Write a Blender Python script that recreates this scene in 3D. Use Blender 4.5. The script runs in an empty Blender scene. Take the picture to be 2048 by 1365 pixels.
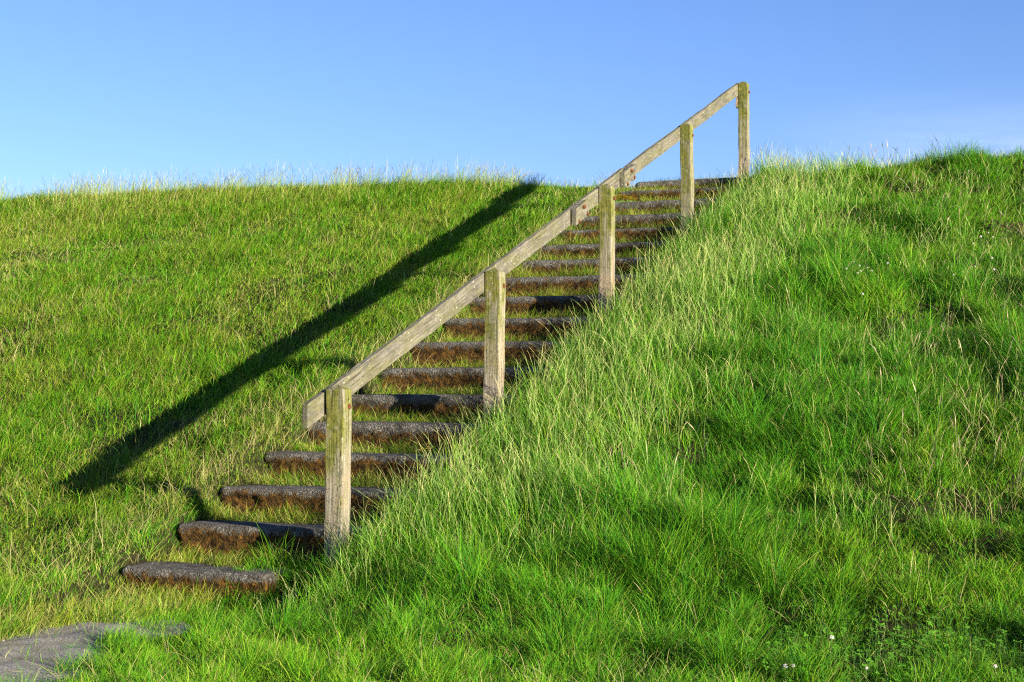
import bpy, bmesh, math
import numpy as np
from mathutils import Matrix, Vector

rng = np.random.default_rng(7)
scene = bpy.context.scene
COL = scene.collection
R = math.radians

# ------------------------------------------------------------------ frame of the place
# s runs uphill along the stairs, t runs to the right across them; the first post stands at s = t = 0
PHI = R(22.0)
DX, DY = math.sin(PHI), math.cos(PHI)
WX, WY = math.cos(PHI), -math.sin(PHI)
PX, PY = -0.946, 8.40
EYE = 1.25


def st2xy(s, t):
    return PX + s * DX + t * WX, PY + s * DY + t * WY


def xy2st(x, y):
    a, b = x - PX, y - PY
    return a * DX + b * DY, a * WX + b * WY


def smooth(a, b, x):
    u = np.clip((x - a) / (b - a), 0, 1)
    return u * u * (3 - 2 * u)


def vnoise(x, y, seed=0):
    xi = np.floor(x).astype(np.int64)
    yi = np.floor(y).astype(np.int64)
    fx, fy = x - xi, y - yi
    fx = fx * fx * (3 - 2 * fx)
    fy = fy * fy * (3 - 2 * fy)

    def h(a, b):
        n = (a * 374761393 + b * 668265263 + seed * 974634777) & 0xFFFFFFFF
        n = ((n ^ (n >> 13)) * 1274126177) & 0xFFFFFFFF
        n = (n ^ (n >> 16)) & 0xFFFFFF
        return n / float(0xFFFFFF)
    return ((h(xi, yi) * (1 - fx) + h(xi + 1, yi) * fx) * (1 - fy)
            + (h(xi, yi + 1) * (1 - fx) + h(xi + 1, yi + 1) * fx) * fy)


def fbm(x, y, seed=0, octaves=3):
    v, a, tot = 0, 1.0, 0
    for k in range(octaves):
        v = v + a * vnoise(x * 2 ** k, y * 2 ** k, seed + 17 * k)
        tot += a
        a *= 0.5
    return v / tot


# ------------------------------------------------------------------ the steps: nosing s, z (eye level = 0)
STEP_Y = [1142, 1054, 980, 909, 847, 791, 737, 684, 635, 592, 551, 516, 485, 455, 426, 400, 376, 357]
STEP_S = np.array([0.15 + 0.58 * (i - 1) for i in range(18)])
STEP_Z = np.array([(750 - yy) * (PY + DY * s + 0.19) / 3087 for yy, s in zip(STEP_Y, STEP_S)])
LEFT_T = [-1.12, -1.16, -1.25, -1.28, -1.30, -1.33, -1.34, -1.36, -1.33, -1.37, -1.34, -1.32, -1.38, -1.36, -1.36, -1.33, -1.30, -1.28]
RIGHT_T = [-0.18, 0.12, 0.16, 0.18, 0.14, 0.20, 0.16, 0.14, 0.18, 0.15, 0.16, 0.2, 0.14, 0.15, 0.18, 0.14, 0.16, 0.12]
SLOPE = 0.335
CREST = 2.10


def trench(s):
    z = np.full_like(s, -1.235)
    for i in range(18):
        lo = STEP_Z[i - 1] - 0.02 if i else -1.20
        up = STEP_Z[i] - 0.035
        z = np.where(s > STEP_S[i] - 0.30, np.maximum(z, lo - 0.06 + 0.06 * smooth(STEP_S[i] - 0.30, STEP_S[i], s)), z)
        z = np.where(s > STEP_S[i] + 0.03, np.maximum(z, lo + (up - lo) * smooth(STEP_S[i] + 0.03, STEP_S[i] + 0.12, s)), z)
    return z


def bank(s, t):
    c = np.where(t < -0.6, -0.90 - 0.08 * smooth(-1.5, -2.1, t) * (1 - smooth(2.5, 5.0, s)), -0.95 + 0.10 * smooth(0.2, 1.2, t))
    foot = np.where(t < -0.6, -1.10, -1.20)
    foot = foot - 0.12 * smooth(-1.0, -2.2, s) * (t < -0.6)
    rnd = fbm(s * 0.9 + 3.1, t * 0.9, 5, 3) - 0.5
    fine = fbm(s * 3.8, t * 3.8 + 9.0, 8, 2) - 0.5
    amp = np.where(t < -0.6, 0.09, 0.16)
    p = c + SLOPE * s + amp * rnd + amp * 0.80 * fine
    k = 0.07
    z = foot + k * np.logaddexp(0, (p - foot) / k)
    cr = CREST + 0.05 * (fbm(t * 0.5 + 40, s * 0.4, 21, 2) - 0.5) - 0.02 * smooth(-0.2, 2.0, t) + 0.24 * smooth(-1.6, -6.5, t) + 0.04 * smooth(-1.2, -1.8, t)
    k = 0.05
    z = cr - k * np.logaddexp(0, (cr - z) / k)
    z = np.minimum(z, cr - 0.33 * np.maximum(0, s - 14.0))
    z = np.maximum(z, -1.6)
    z = z + 0.07 * smooth(7.5, 9.0, s) * np.exp(-((t - 1.75) / 0.8) ** 2)
    z = z + 0.12 * smooth(1.8, 3.1, t) * smooth(7.5, 9.0, s)
    z = z + 0.17 * np.exp(-((s - 9.30) ** 2 + (t - 0.05) ** 2) / 0.09)
    return z


def height(s, t):
    s = np.asarray(s, float)
    t = np.asarray(t, float)
    wob = 0.10 * (fbm(s * 1.7, s * 0 + 3.3, 31, 2) - 0.5)
    tl = np.interp(s, STEP_S, LEFT_T) + 0.06 * smooth(0.3, -0.6, s) * 0 - 0.02
    m = smooth(tl + 0.5 * wob - 0.03, tl + 0.5 * wob + 0.10, t) * (1 - smooth(0.08, 0.30, t + wob)) * (1 - smooth(9.6, 10.2, s))
    m = m * (1 - 0.0 * s)
    return bank(s, t) * (1 - m) + trench(s) * m


def hxy(x, y):
    s, t = xy2st(x, y)
    return height(s, t)


def pix2ground(px, py):
    """where the sight line through a photo pixel meets the ground (x, y, z with eye level = 0)"""
    ys = np.linspace(4.5, 24, 4000)
    xs = (px - 1024) / 3087 * ys
    zs = (750 - py) / 3087 * ys
    g = hxy(xs, ys)
    k = int(np.argmax(zs < g))
    return xs[k], ys[k], g[k]


# ------------------------------------------------------------------ material helpers
def mat(name):
    m = bpy.data.materials.new(name)
    m.use_nodes = True
    nt = m.node_tree
    nt.nodes.clear()
    return m, nt


def N(nt, kind, **kw):
    n = nt.nodes.new(kind)
    for k, v in kw.items():
        if k.startswith('in_'):
            n.inputs[k[3:].replace('_', ' ')].default_value = v
        else:
            setattr(n, k, v)
    return n


def ramp(nt, fac, stops, interp='LINEAR'):
    r = nt.nodes.new('ShaderNodeValToRGB')
    cr = r.color_ramp
    cr.interpolation = interp
    while len(cr.elements) < len(stops):
        cr.elements.new(0.5)
    for e, (p, c) in zip(cr.elements, stops):
        e.position = p
        e.color = tuple(c) + (1,) if len(c) == 3 else c
    nt.links.new(fac, r.inputs[0])
    return r.outputs[0]


def mixc(nt, fac, a, b, mode='MIX'):
    n = nt.nodes.new('ShaderNodeMix')
    n.data_type = 'RGBA'
    n.blend_type = mode
    for sock, v in ((n.inputs[0], fac), (n.inputs[6], a), (n.inputs[7], b)):
        if isinstance(v, (int, float)):
            sock.default_value = v
        elif isinstance(v, tuple):
            sock.default_value = v + (1,) if len(v) == 3 else v
        else:
            nt.links.new(v, sock)
    return n.outputs[2]


def math_node(nt, op, a, b=None, clamp=False):
    n = nt.nodes.new('ShaderNodeMath')
    n.operation = op
    n.use_clamp = clamp
    for i, v in enumerate((a, b)):
        if v is None:
            continue
        if isinstance(v, (int, float)):
            n.inputs[i].default_value = v
        else:
            nt.links.new(v, n.inputs[i])
    return n.outputs[0]


def noise(nt, vec, scale, detail=4, rough=0.6, dist=0.0):
    n = N(nt, 'ShaderNodeTexNoise')
    n.inputs['Scale'].default_value = scale
    n.inputs['Detail'].default_value = detail
    n.inputs['Roughness'].default_value = rough
    n.inputs['Distortion'].default_value = dist
    nt.links.new(vec, n.inputs['Vector'])
    return n.outputs['Fac']


def mapped(nt, vec, scale=(1, 1, 1), loc=(0, 0, 0)):
    n = N(nt, 'ShaderNodeMapping')
    n.inputs['Scale'].default_value = scale
    n.inputs['Location'].default_value = loc
    nt.links.new(vec, n.inputs['Vector'])
    return n.outputs[0]


def finish(nt, color, rough=0.85, bump=None, bump_d=0.004, spec=0.3):
    p = N(nt, 'ShaderNodeBsdfPrincipled')
    p.inputs['Specular IOR Level'].default_value = spec
    if isinstance(rough, (int, float)):
        p.inputs['Roughness'].default_value = rough
    else:
        nt.links.new(rough, p.inputs['Roughness'])
    if isinstance(color, tuple):
        p.inputs['Base Color'].default_value = color + (1,)
    else:
        nt.links.new(color, p.inputs['Base Color'])
    if bump is not None:
        b = N(nt, 'ShaderNodeBump')
        b.inputs['Distance'].default_value = bump_d
        b.inputs['Strength'].default_value = 1.0
        nt.links.new(bump, b.inputs['Height'])
        nt.links.new(b.outputs[0], p.inputs['Normal'])
    o = N(nt, 'ShaderNodeOutputMaterial')
    nt.links.new(p.outputs[0], o.inputs['Surface'])
    return p


def wood_material(name, grain, algae=0.5, pink=False):
    """weathered softwood; grain = axis the fibres follow in object space ('X' or 'Z')"""
    m, nt = mat(name)
    tc = N(nt, 'ShaderNodeTexCoord')
    inf = N(nt, 'ShaderNodeObjectInfo')
    off = N(nt, 'ShaderNodeVectorMath', operation='SCALE')
    comb = N(nt, 'ShaderNodeCombineXYZ')
    for i in range(3):
        nt.links.new(inf.outputs['Random'], comb.inputs[i])
    nt.links.new(comb.outputs[0], off.inputs[0])
    off.inputs['Scale'].default_value = 13.0
    add = N(nt, 'ShaderNodeVectorMath', operation='ADD')
    nt.links.new(tc.outputs['Object'], add.inputs[0])
    nt.links.new(off.outputs[0], add.inputs[1])
    v = add.outputs[0]
    lo, hi = 2.0, 55.0
    sc = (lo, hi, hi) if grain == 'X' else (hi, hi, lo)
    fib = noise(nt, mapped(nt, v, sc), 1.0, 5, 0.65, 0.6)
    sc2 = (lo * 2, hi * 4, hi * 4) if grain == 'X' else (hi * 4, hi * 4, lo * 2)
    fine = noise(nt, mapped(nt, v, sc2), 1.0, 3, 0.6)
    blotch = noise(nt, v, 5.0, 4, 0.6)
    base = ramp(nt, fib, [(0.25, (0.10, 0.080, 0.055)), (0.45, (0.25, 0.215, 0.16)), (0.62, (0.37, 0.325, 0.25)), (0.85, (0.48, 0.43, 0.35))])
    base = mixc(nt, math_node(nt, 'MULTIPLY', fine, 0.55), base, (0.17, 0.145, 0.11))
    if not pink:
        grime = ramp(nt, noise(nt, mapped(nt, v, (5, 14, 14)), 1.0, 6, 0.75, 0.4), [(0.40, (0, 0, 0)), (0.62, (1, 1, 1))])
        base = mixc(nt, math_node(nt, 'MULTIPLY', grime, 0.8), base, (0.105, 0.098, 0.070))
        base = mixc(nt, 1.0, base, (0.66, 0.67, 0.68), 'MULTIPLY')
    if pink:
        sep = N(nt, 'ShaderNodeSeparateXYZ')
        nt.links.new(tc.outputs['Object'], sep.inputs[0])
        low = N(nt, 'ShaderNodeMapRange')
        low.inputs['From Min'].default_value = 0.75
        low.inputs['From Max'].default_value = 0.15
        nt.links.new(sep.outputs[2], low.inputs[0])
        pk = math_node(nt, 'MULTIPLY', low.outputs[0], ramp(nt, blotch, [(0.42, (0, 0, 0)), (0.6, (0.75, 0.75, 0.75))]))
        base = mixc(nt, pk, base, (0.42, 0.27, 0.19))
        top = N(nt, 'ShaderNodeMapRange')
        top.inputs['From Min'].default_value = 0.25
        top.inputs['From Max'].default_value = 1.05
        nt.links.new(sep.outputs[2], top.inputs[0])
        hgt = top.outputs[0]
        # algae keeps to the faces that look downhill, out of the sun
        g = N(nt, 'ShaderNodeSeparateXYZ')
        nt.links.new(tc.outputs['Normal'], g.inputs[0])
        side = math_node(nt, 'ADD', math_node(nt, 'MULTIPLY', g.outputs[1], -0.35), 0.66, True)
        hgt = math_node(nt, 'MULTIPLY', math_node(nt, 'ADD', hgt, 0.25), side)
    else:
        hgt = None
    am = noise(nt, mapped(nt, v, (3, 9, 9) if grain == 'X' else (9, 9, 3), (4, 2, 7)), 1.6, 5, 0.7)
    amask = ramp(nt, am, [(0.40, (0, 0, 0)), (0.60, (1, 1, 1))])
    amask = math_node(nt, 'MULTIPLY', amask, algae)
    if hgt is not None:
        amask = math_node(nt, 'MULTIPLY', math_node(nt, 'ADD', amask, 0.35), math_node(nt, 'MULTIPLY', hgt, 1.1), True)
    acol = ramp(nt, noise(nt, v, 30.0, 3), [(0.3, (0.075, 0.085, 0.012)), (0.7, (0.19, 0.18, 0.035))])
    col = mixc(nt, amask, base, acol)
    # pale lichen rosettes
    vo = N(nt, 'ShaderNodeTexVoronoi')
    vo.inputs['Scale'].default_value = 24.0 if pink else 42.0
    nt.links.new(mapped(nt, v, (1, 1, 1) if pink else (0.55, 1, 1)), vo.inputs['Vector'])
    lich = ramp(nt, math_node(nt, 'ADD', vo.outputs['Distance'], math_node(nt, 'MULTIPLY', noise(nt, v, 45.0, 4), 0.42)),
                [(0.36, (1, 1, 1)), (0.46, (0, 0, 0))])
    lsel = ramp(nt, noise(nt, v, 7.0, 2), [(0.47, (0, 0, 0)), (0.58, (1, 1, 1))])
    lich = math_node(nt, 'MULTIPLY', math_node(nt, 'MULTIPLY', lich, lsel), 0.28 if pink else 0.5)
    col = mixc(nt, lich, col, (0.50, 0.49, 0.36))
    # dark specks and splits
    sp = ramp(nt, noise(nt, v, 110.0, 3), [(0.34, (1, 1, 1)), (0.44, (0, 0, 0))])
    col = mixc(nt, math_node(nt, 'MULTIPLY', sp, 0.8), col, (0.035, 0.03, 0.02))
    crack = ramp(nt, noise(nt, mapped(nt, v, (0.9, 26, 26) if grain == 'X' else (26, 26, 0.9), (9, 9, 9)), 1.0, 2, 0.5), [(0.485, (0, 0, 0)), (0.50, (1, 1, 1)), (0.515, (0, 0, 0))])
    csel = ramp(nt, noise(nt, v, 4.0, 1), [(0.5, (0, 0, 0)), (0.62, (1, 1, 1))])
    crack = math_node(nt, 'MULTIPLY', crack, csel)
    col = mixc(nt, math_node(nt, 'MULTIPLY', crack, 0.7), col, (0.03, 0.025, 0.02))
    h = math_node(nt, 'ADD', math_node(nt, 'MULTIPLY', fib, 1.0), math_node(nt, 'MULTIPLY', fine, 0.5))
    h = math_node(nt, 'SUBTRACT', h, math_node(nt, 'MULTIPLY', crack, 0.8))
    h = math_node(nt, 'ADD', h, math_node(nt, 'MULTIPLY', lich, 0.3))
    finish(nt, col, 0.88, h, 0.006, 0.2)
    return m


def stone_material():
    m, nt = mat('mossy_stone')
    tc = N(nt, 'ShaderNodeTexCoord')
    inf = N(nt, 'ShaderNodeObjectInfo')
    comb = N(nt, 'ShaderNodeCombineXYZ')
    nt.links.new(math_node(nt, 'MULTIPLY', inf.outputs['Random'], 40.0), comb.inputs[0])
    add = N(nt, 'ShaderNodeVectorMath', operation='ADD')
    nt.links.new(tc.outputs['Object'], add.inputs[0])
    nt.links.new(comb.outputs[0], add.inputs[1])
    v = add.outputs[0]
    big = noise(nt, v, 7.0, 5, 0.65)
    grit = noise(nt, v, 85.0, 4, 0.7)
    pebble = N(nt, 'ShaderNodeTexVoronoi')
    pebble.inputs['Scale'].default_value = 120.0
    nt.links.new(v, pebble.inputs['Vector'])
    grey = ramp(nt, grit, [(0.30, (0.020, 0.017, 0.013)), (0.45, (0.070, 0.062, 0.050)), (0.57, (0.165, 0.152, 0.125)), (0.70, (0.40, 0.38, 0.32))])
    grey = mixc(nt, ramp(nt, big, [(0.42, (0, 0, 0)), (0.62, (0.8, 0.8, 0.8))]), grey, (0.045, 0.040, 0.030))
    moss = ramp(nt, noise(nt, v, 30.0, 7, 0.8), [(0.34, (0.008, 0.006, 0.004)), (0.46, (0.040, 0.022, 0.008)), (0.55, (0.105, 0.056, 0.013)), (0.65, (0.23, 0.105, 0.018)), (0.77, (0.16, 0.125, 0.03))])
    sep = N(nt, 'ShaderNodeSeparateXYZ')
    nt.links.new(tc.outputs['Object'], sep.inputs[0])
    zz = math_node(nt, 'ADD', sep.outputs[2], math_node(nt, 'MULTIPLY', math_node(nt, 'SUBTRACT', noise(nt, v, 16.0, 5, 0.7), 0.5), 0.20))
    zz = math_node(nt, 'ADD', zz, math_node(nt, 'MULTIPLY', math_node(nt, 'SUBTRACT', inf.outputs['Random'], 0.5), 0.05))
    mr = N(nt, 'ShaderNodeMapRange')
    mr.inputs['From Min'].default_value = -0.030
    mr.inputs['From Max'].default_value = -0.060
    nt.links.new(zz, mr.inputs[0])
    col = mixc(nt, mr.outputs[0], grey, moss)
    h = math_node(nt, 'ADD', math_node(nt, 'MULTIPLY', grit, 0.7), math_node(nt, 'MULTIPLY', pebble.outputs['Distance'], 0.5))
    h = math_node(nt, 'ADD', h, math_node(nt, 'MULTIPLY', big, 0.9))
    finish(nt, col, 0.9, h, 0.009, 0.12)
    return m


def asphalt_material():
    m, nt = mat('worn_asphalt')
    tc = N(nt, 'ShaderNodeTexCoord')
    v = tc.outputs['Object']
    g = noise(nt, v, 110.0, 4, 0.7)
    c = ramp(nt, g, [(0.32, (0.07, 0.063, 0.051)), (0.47, (0.215, 0.195, 0.160)), (0.66, (0.46, 0.42, 0.35))])
    dirt = ramp(nt, noise(nt, v, 4.5, 5, 0.65), [(0.42, (0, 0, 0)), (0.66, (1, 1, 1))])
    c = mixc(nt, math_node(nt, 'MULTIPLY', dirt, 0.6), c, (0.17, 0.150, 0.07))
    finish(nt, c, 0.9, g, 0.008, 0.25)
    return m


def soil_material():
    m, nt = mat('soil_and_thatch')
    tc = N(nt, 'ShaderNodeTexCoord')
    v = tc.outputs['Object']
    a = noise(nt, v, 46.0, 7, 0.8)
    b = noise(nt, v, 2.2, 4, 0.6)
    c = ramp(nt, a, [(0.34, (0.006, 0.005, 0.003)), (0.48, (0.030, 0.023, 0.010)), (0.58, (0.075, 0.056, 0.025)), (0.72, (0.16, 0.12, 0.055))])
    g = ramp(nt, a, [(0.34, (0.004, 0.006, 0.002)), (0.5, (0.014, 0.022, 0.004)), (0.62, (0.035, 0.042, 0.011)), (0.75, (0.07, 0.065, 0.022))])
    col = mixc(nt, ramp(nt, b, [(0.35, (0, 0, 0)), (0.6, (1, 1, 1))]), c, g)
    finish(nt, col, 0.95, a, 0.02, 0.1)
    return m


def leaf_material(name, trans=0.36, rough=0.5, spec=0.25):
    m, nt = mat(name)
    at = N(nt, 'ShaderNodeAttribute', attribute_name='tint')
    p = N(nt, 'ShaderNodeBsdfPrincipled')
    p.inputs['Roughness'].default_value = rough
    p.inputs['Specular IOR Level'].default_value = spec
    nt.links.new(at.outputs['Color'], p.inputs['Base Color'])
    tr = N(nt, 'ShaderNodeBsdfTranslucent')
    tcol = mixc(nt, 1.0, at.outputs['Color'], (1.25, 1.25, 0.8), 'MULTIPLY')
    nt.links.new(tcol, tr.inputs['Color'])
    mx = N(nt, 'ShaderNodeMixShader')
    mx.inputs[0].default_value = trans
    nt.links.new(p.outputs[0], mx.inputs[1])
    nt.links.new(tr.outputs[0], mx.inputs[2])
    o = N(nt, 'ShaderNodeOutputMaterial')
    nt.links.new(mx.outputs[0], o.inputs['Surface'])
    return m


def plain_material(name, c1, c2, scale=60, rough=0.8, bump=0.003):
    m, nt = mat(name)
    tc = N(nt, 'ShaderNodeTexCoord')
    n_ = noise(nt, tc.outputs['Object'], scale, 4, 0.65)
    finish(nt, ramp(nt, n_, [(0.35, c1), (0.65, c2)]), rough, n_, bump, 0.25)
    return m


M_POST = wood_material('weathered_post_wood', 'Z', 0.95, True)
M_RAIL = wood_material('weathered_rail_wood', 'X', 0.42)
M_STONE = stone_material()
M_PATH = asphalt_material()
M_SOIL = soil_material()
M_GRASS = leaf_material('grass_blades', 0.12, 0.6, 0.06)
M_STEM = leaf_material('grass_stems', 0.12, 0.65, 0.06)
M_CLOVER = leaf_material('clover_leaves', 0.30, 0.5, 0.25)
M_RUST = plain_material('rusty_iron', (0.05, 0.017, 0.008), (0.19, 0.058, 0.022), 90, 0.85, 0.003)
M_PETAL = plain_material('clover_petals', (0.40, 0.36, 0.28), (0.66, 0.63, 0.54), 300, 0.7, 0.001)
M_YELLOW = plain_material('stonecrop_bloom', (0.42, 0.28, 0.015), (0.62, 0.46, 0.03), 120, 0.7, 0.001)


# ------------------------------------------------------------------ object helpers
def tag(o, label=None, cat=None, group=None, kind=None):
    for k, v in (('label', label), ('category', cat), ('group', group), ('kind', kind)):
        if v:
            o[k] = v
    return o


def link(name, me, material, parent=None):
    o = bpy.data.objects.new(name, me)
    COL.objects.link(o)
    if material:
        me.materials.append(material)
    if parent:
        o.parent = parent
    return o


def np_mesh(name, verts, faces4=None, faces3=None, tint=None, smooth_=True):
    me = bpy.data.meshes.new(name)
    parts, starts, n = [], [], 0
    if faces4 is not None and len(faces4):
        parts.append(faces4.reshape(-1))
        starts.append(np.arange(len(faces4)) * 4)
        n = len(faces4) * 4
    if faces3 is not None and len(faces3):
        parts.append(faces3.reshape(-1))
        starts.append(n + np.arange(len(faces3)) * 3)
    loops = np.concatenate(parts).astype(np.int32)
    starts = np.concatenate(starts).astype(np.int32)
    me.vertices.add(len(verts))
    me.vertices.foreach_set('co', np.ascontiguousarray(verts, np.float32).reshape(-1))
    me.loops.add(len(loops))
    me.loops.foreach_set('vertex_index', loops)
    me.polygons.add(len(starts))
    me.polygons.foreach_set('loop_start', starts)
    if smooth_:
        me.polygons.foreach_set('use_smooth', np.ones(len(starts), bool))
    me.update(calc_edges=True)
    if tint is not None:
        a = me.attributes.new('tint', 'FLOAT_COLOR', 'POINT')
        c = np.ones((len(verts), 4), np.float32)
        c[:, :3] = tint
        a.data.foreach_set('color', c.reshape(-1))
    return me


# ------------------------------------------------------------------ ground
def axis(fine_lo, fine_hi, step, lo, hi):
    a = list(np.arange(fine_lo, fine_hi, step))
    x, d = fine_hi, step
    while x < hi:
        a.append(x)
        d *= 1.25
        x += d
    a.append(hi)
    x, d = fine_lo, step
    while x > lo:
        d *= 1.25
        x -= d
        a.append(max(x, lo))
    return np.array(sorted(set(a)))


S = axis(-3.2, 11.0, 0.045, -400, 400)
T = axis(-9.5, 7.5, 0.045, -400, 400)
sg, tg = np.meshgrid(S, T, indexing='ij')
zg = height(sg, tg)
xg, yg = st2xy(sg, tg)
V = np.stack([xg, yg, zg + EYE], -1).reshape(-1, 3)
ns, ntt = len(S), len(T)
idx = np.arange(ns * ntt).reshape(ns, ntt)
F = np.stack([idx[:-1, :-1], idx[:-1, 1:], idx[1:, 1:], idx[1:, :-1]], -1).reshape(-1, 4)
ground = link('ground', np_mesh('ground', V, F), M_SOIL)
tag(ground, 'dark soil and thatch of the grassy dike slope', 'ground', None, 'structure')

# path: worn asphalt strip in front of the stairs
ss = np.arange(-9.0, -0.70, 0.035)
tt = np.linspace(0, 1, 26)
left = -0.98 + 0.05 * np.sin(ss * 3.1) + 0.06 * (fbm(ss * 3, ss * 0, 3) - 0.5)
right = -0.20 + 0.42 * smooth(-1.6, -2.6, ss) + 0.10 * (fbm(ss * 2.5, ss * 0 + 5, 4) - 0.5)
nar = smooth(-0.70, -1.15, ss)
mid = -0.52
left = mid + (left - mid) * nar
right = mid + (right - mid) * nar
P = []
for i, s_ in enumerate(ss):
    for u in tt:
        t_ = left[i] + (right[i] - left[i]) * u
        x, y = st2xy(s_, t_)
        rg = float(fbm(np.array([s_ * 9.0]), np.array([t_ * 9.0]), 88, 3)[0]) - 0.5
        P.append((x, y, -1.224 + (0.012 * math.sin(u * math.pi) + 0.018 * rg) * nar[i] + EYE))
P = np.array(P)
idx = np.arange(len(ss) * len(tt)).reshape(len(ss), len(tt))
F = np.stack([idx[:-1, :-1], idx[:-1, 1:], idx[1:, 1:], idx[1:, :-1]], -1).reshape(-1, 4)
path = link('path', np_mesh('path', P, F), M_PATH)
tag(path, 'grey worn asphalt path leading to the foot of the stone steps', 'path', None, 'structure')


# ------------------------------------------------------------------ handrail
rail_root = bpy.data.objects.new('wooden_handrail', None)
COL.objects.link(rail_root)
rail_root.location = (PX, PY, EYE)
rail_root.rotation_euler = (0, 0, -PHI)
tag(rail_root, 'weathered wooden handrail on five square posts beside the stone steps', 'handrail')
PW = 0.053
SPACING = 2.35
RISE = 0.83
POST_K = [0.0, 0.935, 1.956, 3.01, 4.0]
SL = RISE / SPACING
ANG = math.atan(SL)


def rough_box(lx, ly, lz, seg, seed, jit=0.0015, bev=0.004, peak=0.0, plumb=0.0):
    """bevelled board centred on the origin with uneven, weathered arrises; seg = cuts along the longest axis"""
    g = np.random.default_rng(seed)
    bm = bmesh.new()
    bmesh.ops.create_cube(bm, size=1.0)
    bmesh.ops.scale(bm, vec=(lx, ly, lz), verts=bm.verts)
    bmesh.ops.bevel(bm, geom=list(bm.edges), offset=bev, segments=2, affect='EDGES', profile=0.6)
    ax = int(np.argmax([lx, ly, lz]))
    long_edges = [e for e in bm.edges if abs((e.verts[0].co - e.verts[1].co)[ax]) > 0.6 * max(lx, ly, lz)]
    bmesh.ops.subdivide_edges(bm, edges=long_edges, cuts=seg, use_grid_fill=True)
    L = [lx, ly, lz]
    wav = g.normal(0, 1, (6, 3))
    for v in bm.verts:
        u = v.co[ax] / L[ax]
        for a in range(3):
            if a != ax:
                v.co[a] += 0.0025 * (math.sin(u * 7 + wav[0][a]) + 0.6 * math.sin(u * 19 + wav[1][a]))
                v.co[a] += float(g.normal(0, jit))
    if peak:
        top = max(v.co.z for v in bm.verts)
        caps = [f for f in bm.faces if f.normal.z > 0.9 and f.calc_center_median().z > top - 0.006]
        caps = [max(caps, key=lambda f: f.calc_area())]
        r = bmesh.ops.poke(bm, faces=caps)
        for v in r['verts']:
            v.co.z += peak
    if plumb:
        for v in bm.verts:
            v.co.x += v.co.z * plumb
    for f in bm.faces:
        f.smooth = False
    me = bpy.data.meshes.new('board')
    bm.to_mesh(me)
    bm.free()
    return me


def bolt_mesh():
    bm = bmesh.new()
    bmesh.ops.create_cone(bm, cap_ends=True, segments=20, radius1=0.017, radius2=0.017, depth=0.004)
    r = bmesh.ops.create_uvsphere(bm, u_segments=16, v_segments=8, radius=0.012)
    for v in r['verts']:
        v.co.z = max(v.co.z, 0) * 0.9 + 0.002
    # rust that has run a little down the wood below the head
    me = bpy.data.meshes.new('bolt')
    bm.to_mesh(me)
    bm.free()
    for p in me.polygons:
        p.use_smooth = True
    me.materials.append(M_RUST)
    return me


BOLT = bolt_mesh()


def add_bolt(parent, loc, first=[True]):
    o = bpy.data.objects.new('bolt', BOLT)
    COL.objects.link(o)
    o.parent = parent
    o.location = loc
    o.rotation_euler = (0, R(90), 0)
    return o


post_label = ['post with pinkish bare wood at its foot', None, 'post with a green algae crust at its top', None, 'post standing against the sky on the crest']
POST_BASE = []
for i, k in enumerate(POST_K):
    s_ = k * SPACING
    ztop = -0.078 + RISE * k
    gz = float(trench(np.array([s_ - 0.1]))[0])
    base = gz - 0.02
    zlow = base - 0.45
    ln = ztop - zlow
    me = rough_box(PW * 2, PW * 2, ln, 14, 40 + i, 0.0009, 0.006, peak=0.026)
    me.transform(Matrix.Translation((0, 0, zlow + ln / 2 - base)))
    o = link('post', me, M_POST, rail_root)
    o.location = (0, s_, base)
    o.rotation_euler = (R([0.3, -0.2, 0.3, 0.2, -0.3][i]), R([0.2, 0.4, 0.4, -0.3, 0.2][i]), R([2, -1, 1, -1, 2][i]))
    if post_label[i]:
        o['label'] = post_label[i]
    add_bolt(o, (PW + 0.003, 0.020, ztop - 0.095 - base))
    POST_BASE.append((s_, base))

RH, RT = 0.122, 0.036


def along(s0, s1, tc, z_off=0.0, h=RH, th=RT, name='rail', seed=1, seg=26):
    ln = (s1 - s0) / math.cos(ANG)
    me = rough_box(ln, th, h, seg, seed, 0.0012, 0.005, plumb=math.tan(ANG))
    o = link(name, me, M_RAIL, rail_root)
    sm = (s0 + s1) / 2
    c, s_ = math.cos(ANG), math.sin(ANG)
    m = Matrix(((0, -1, 0), (c, 0, -s_), (s_, 0, c))).to_4x4()
    m.translation = Vector((tc, sm, -0.140 + SL * sm + z_off))
    o.matrix_local = m
    return o


TR = -PW - RT / 2 - 0.002
J1, J2 = 4.03, 5.27
along(-0.225, J1 - 0.003, TR, 0.0, seed=61, seg=34)
along(J1 + 0.003, J2 - 0.003, TR, 0.002, seed=62, seg=12)
along(J2 + 0.003, 4 * SPACING + 0.045, TR, 0.0, seed=63, seg=34)
for j, sd in ((J1, 71), (J2, 72)):
    b = along(j - 0.15, j + 0.15, TR + RT / 2 + 0.023 + 0.003, -0.002, h=RH + 0.004, th=0.042, name='splice_block', seed=sd, seg=5)
    for du, dz in ((0.02, 0.035), (0.05, 0.030), (-0.09, -0.05), (0.12, -0.04)):
        q = bpy.data.objects.new('bolt', BOLT)
        COL.objects.link(q)
        q.parent = b
        q.location = (du + dz * math.tan(ANG), -0.021 - 0.003, dz)
        q.rotation_euler = (R(90), 0, 0)
# short block nailed under the upper end of the rail
me = rough_box(0.022, 0.075, 0.13, 4, 80, 0.001, 0.004)
o = link('cleat', me, M_POST, rail_root)
o.location = (-PW - 0.013, 4 * SPACING - 0.01, -0.140 + SL * 4 * SPACING - 0.145)
o['label'] = 'short pale cleat under the upper end of the rail'

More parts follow.
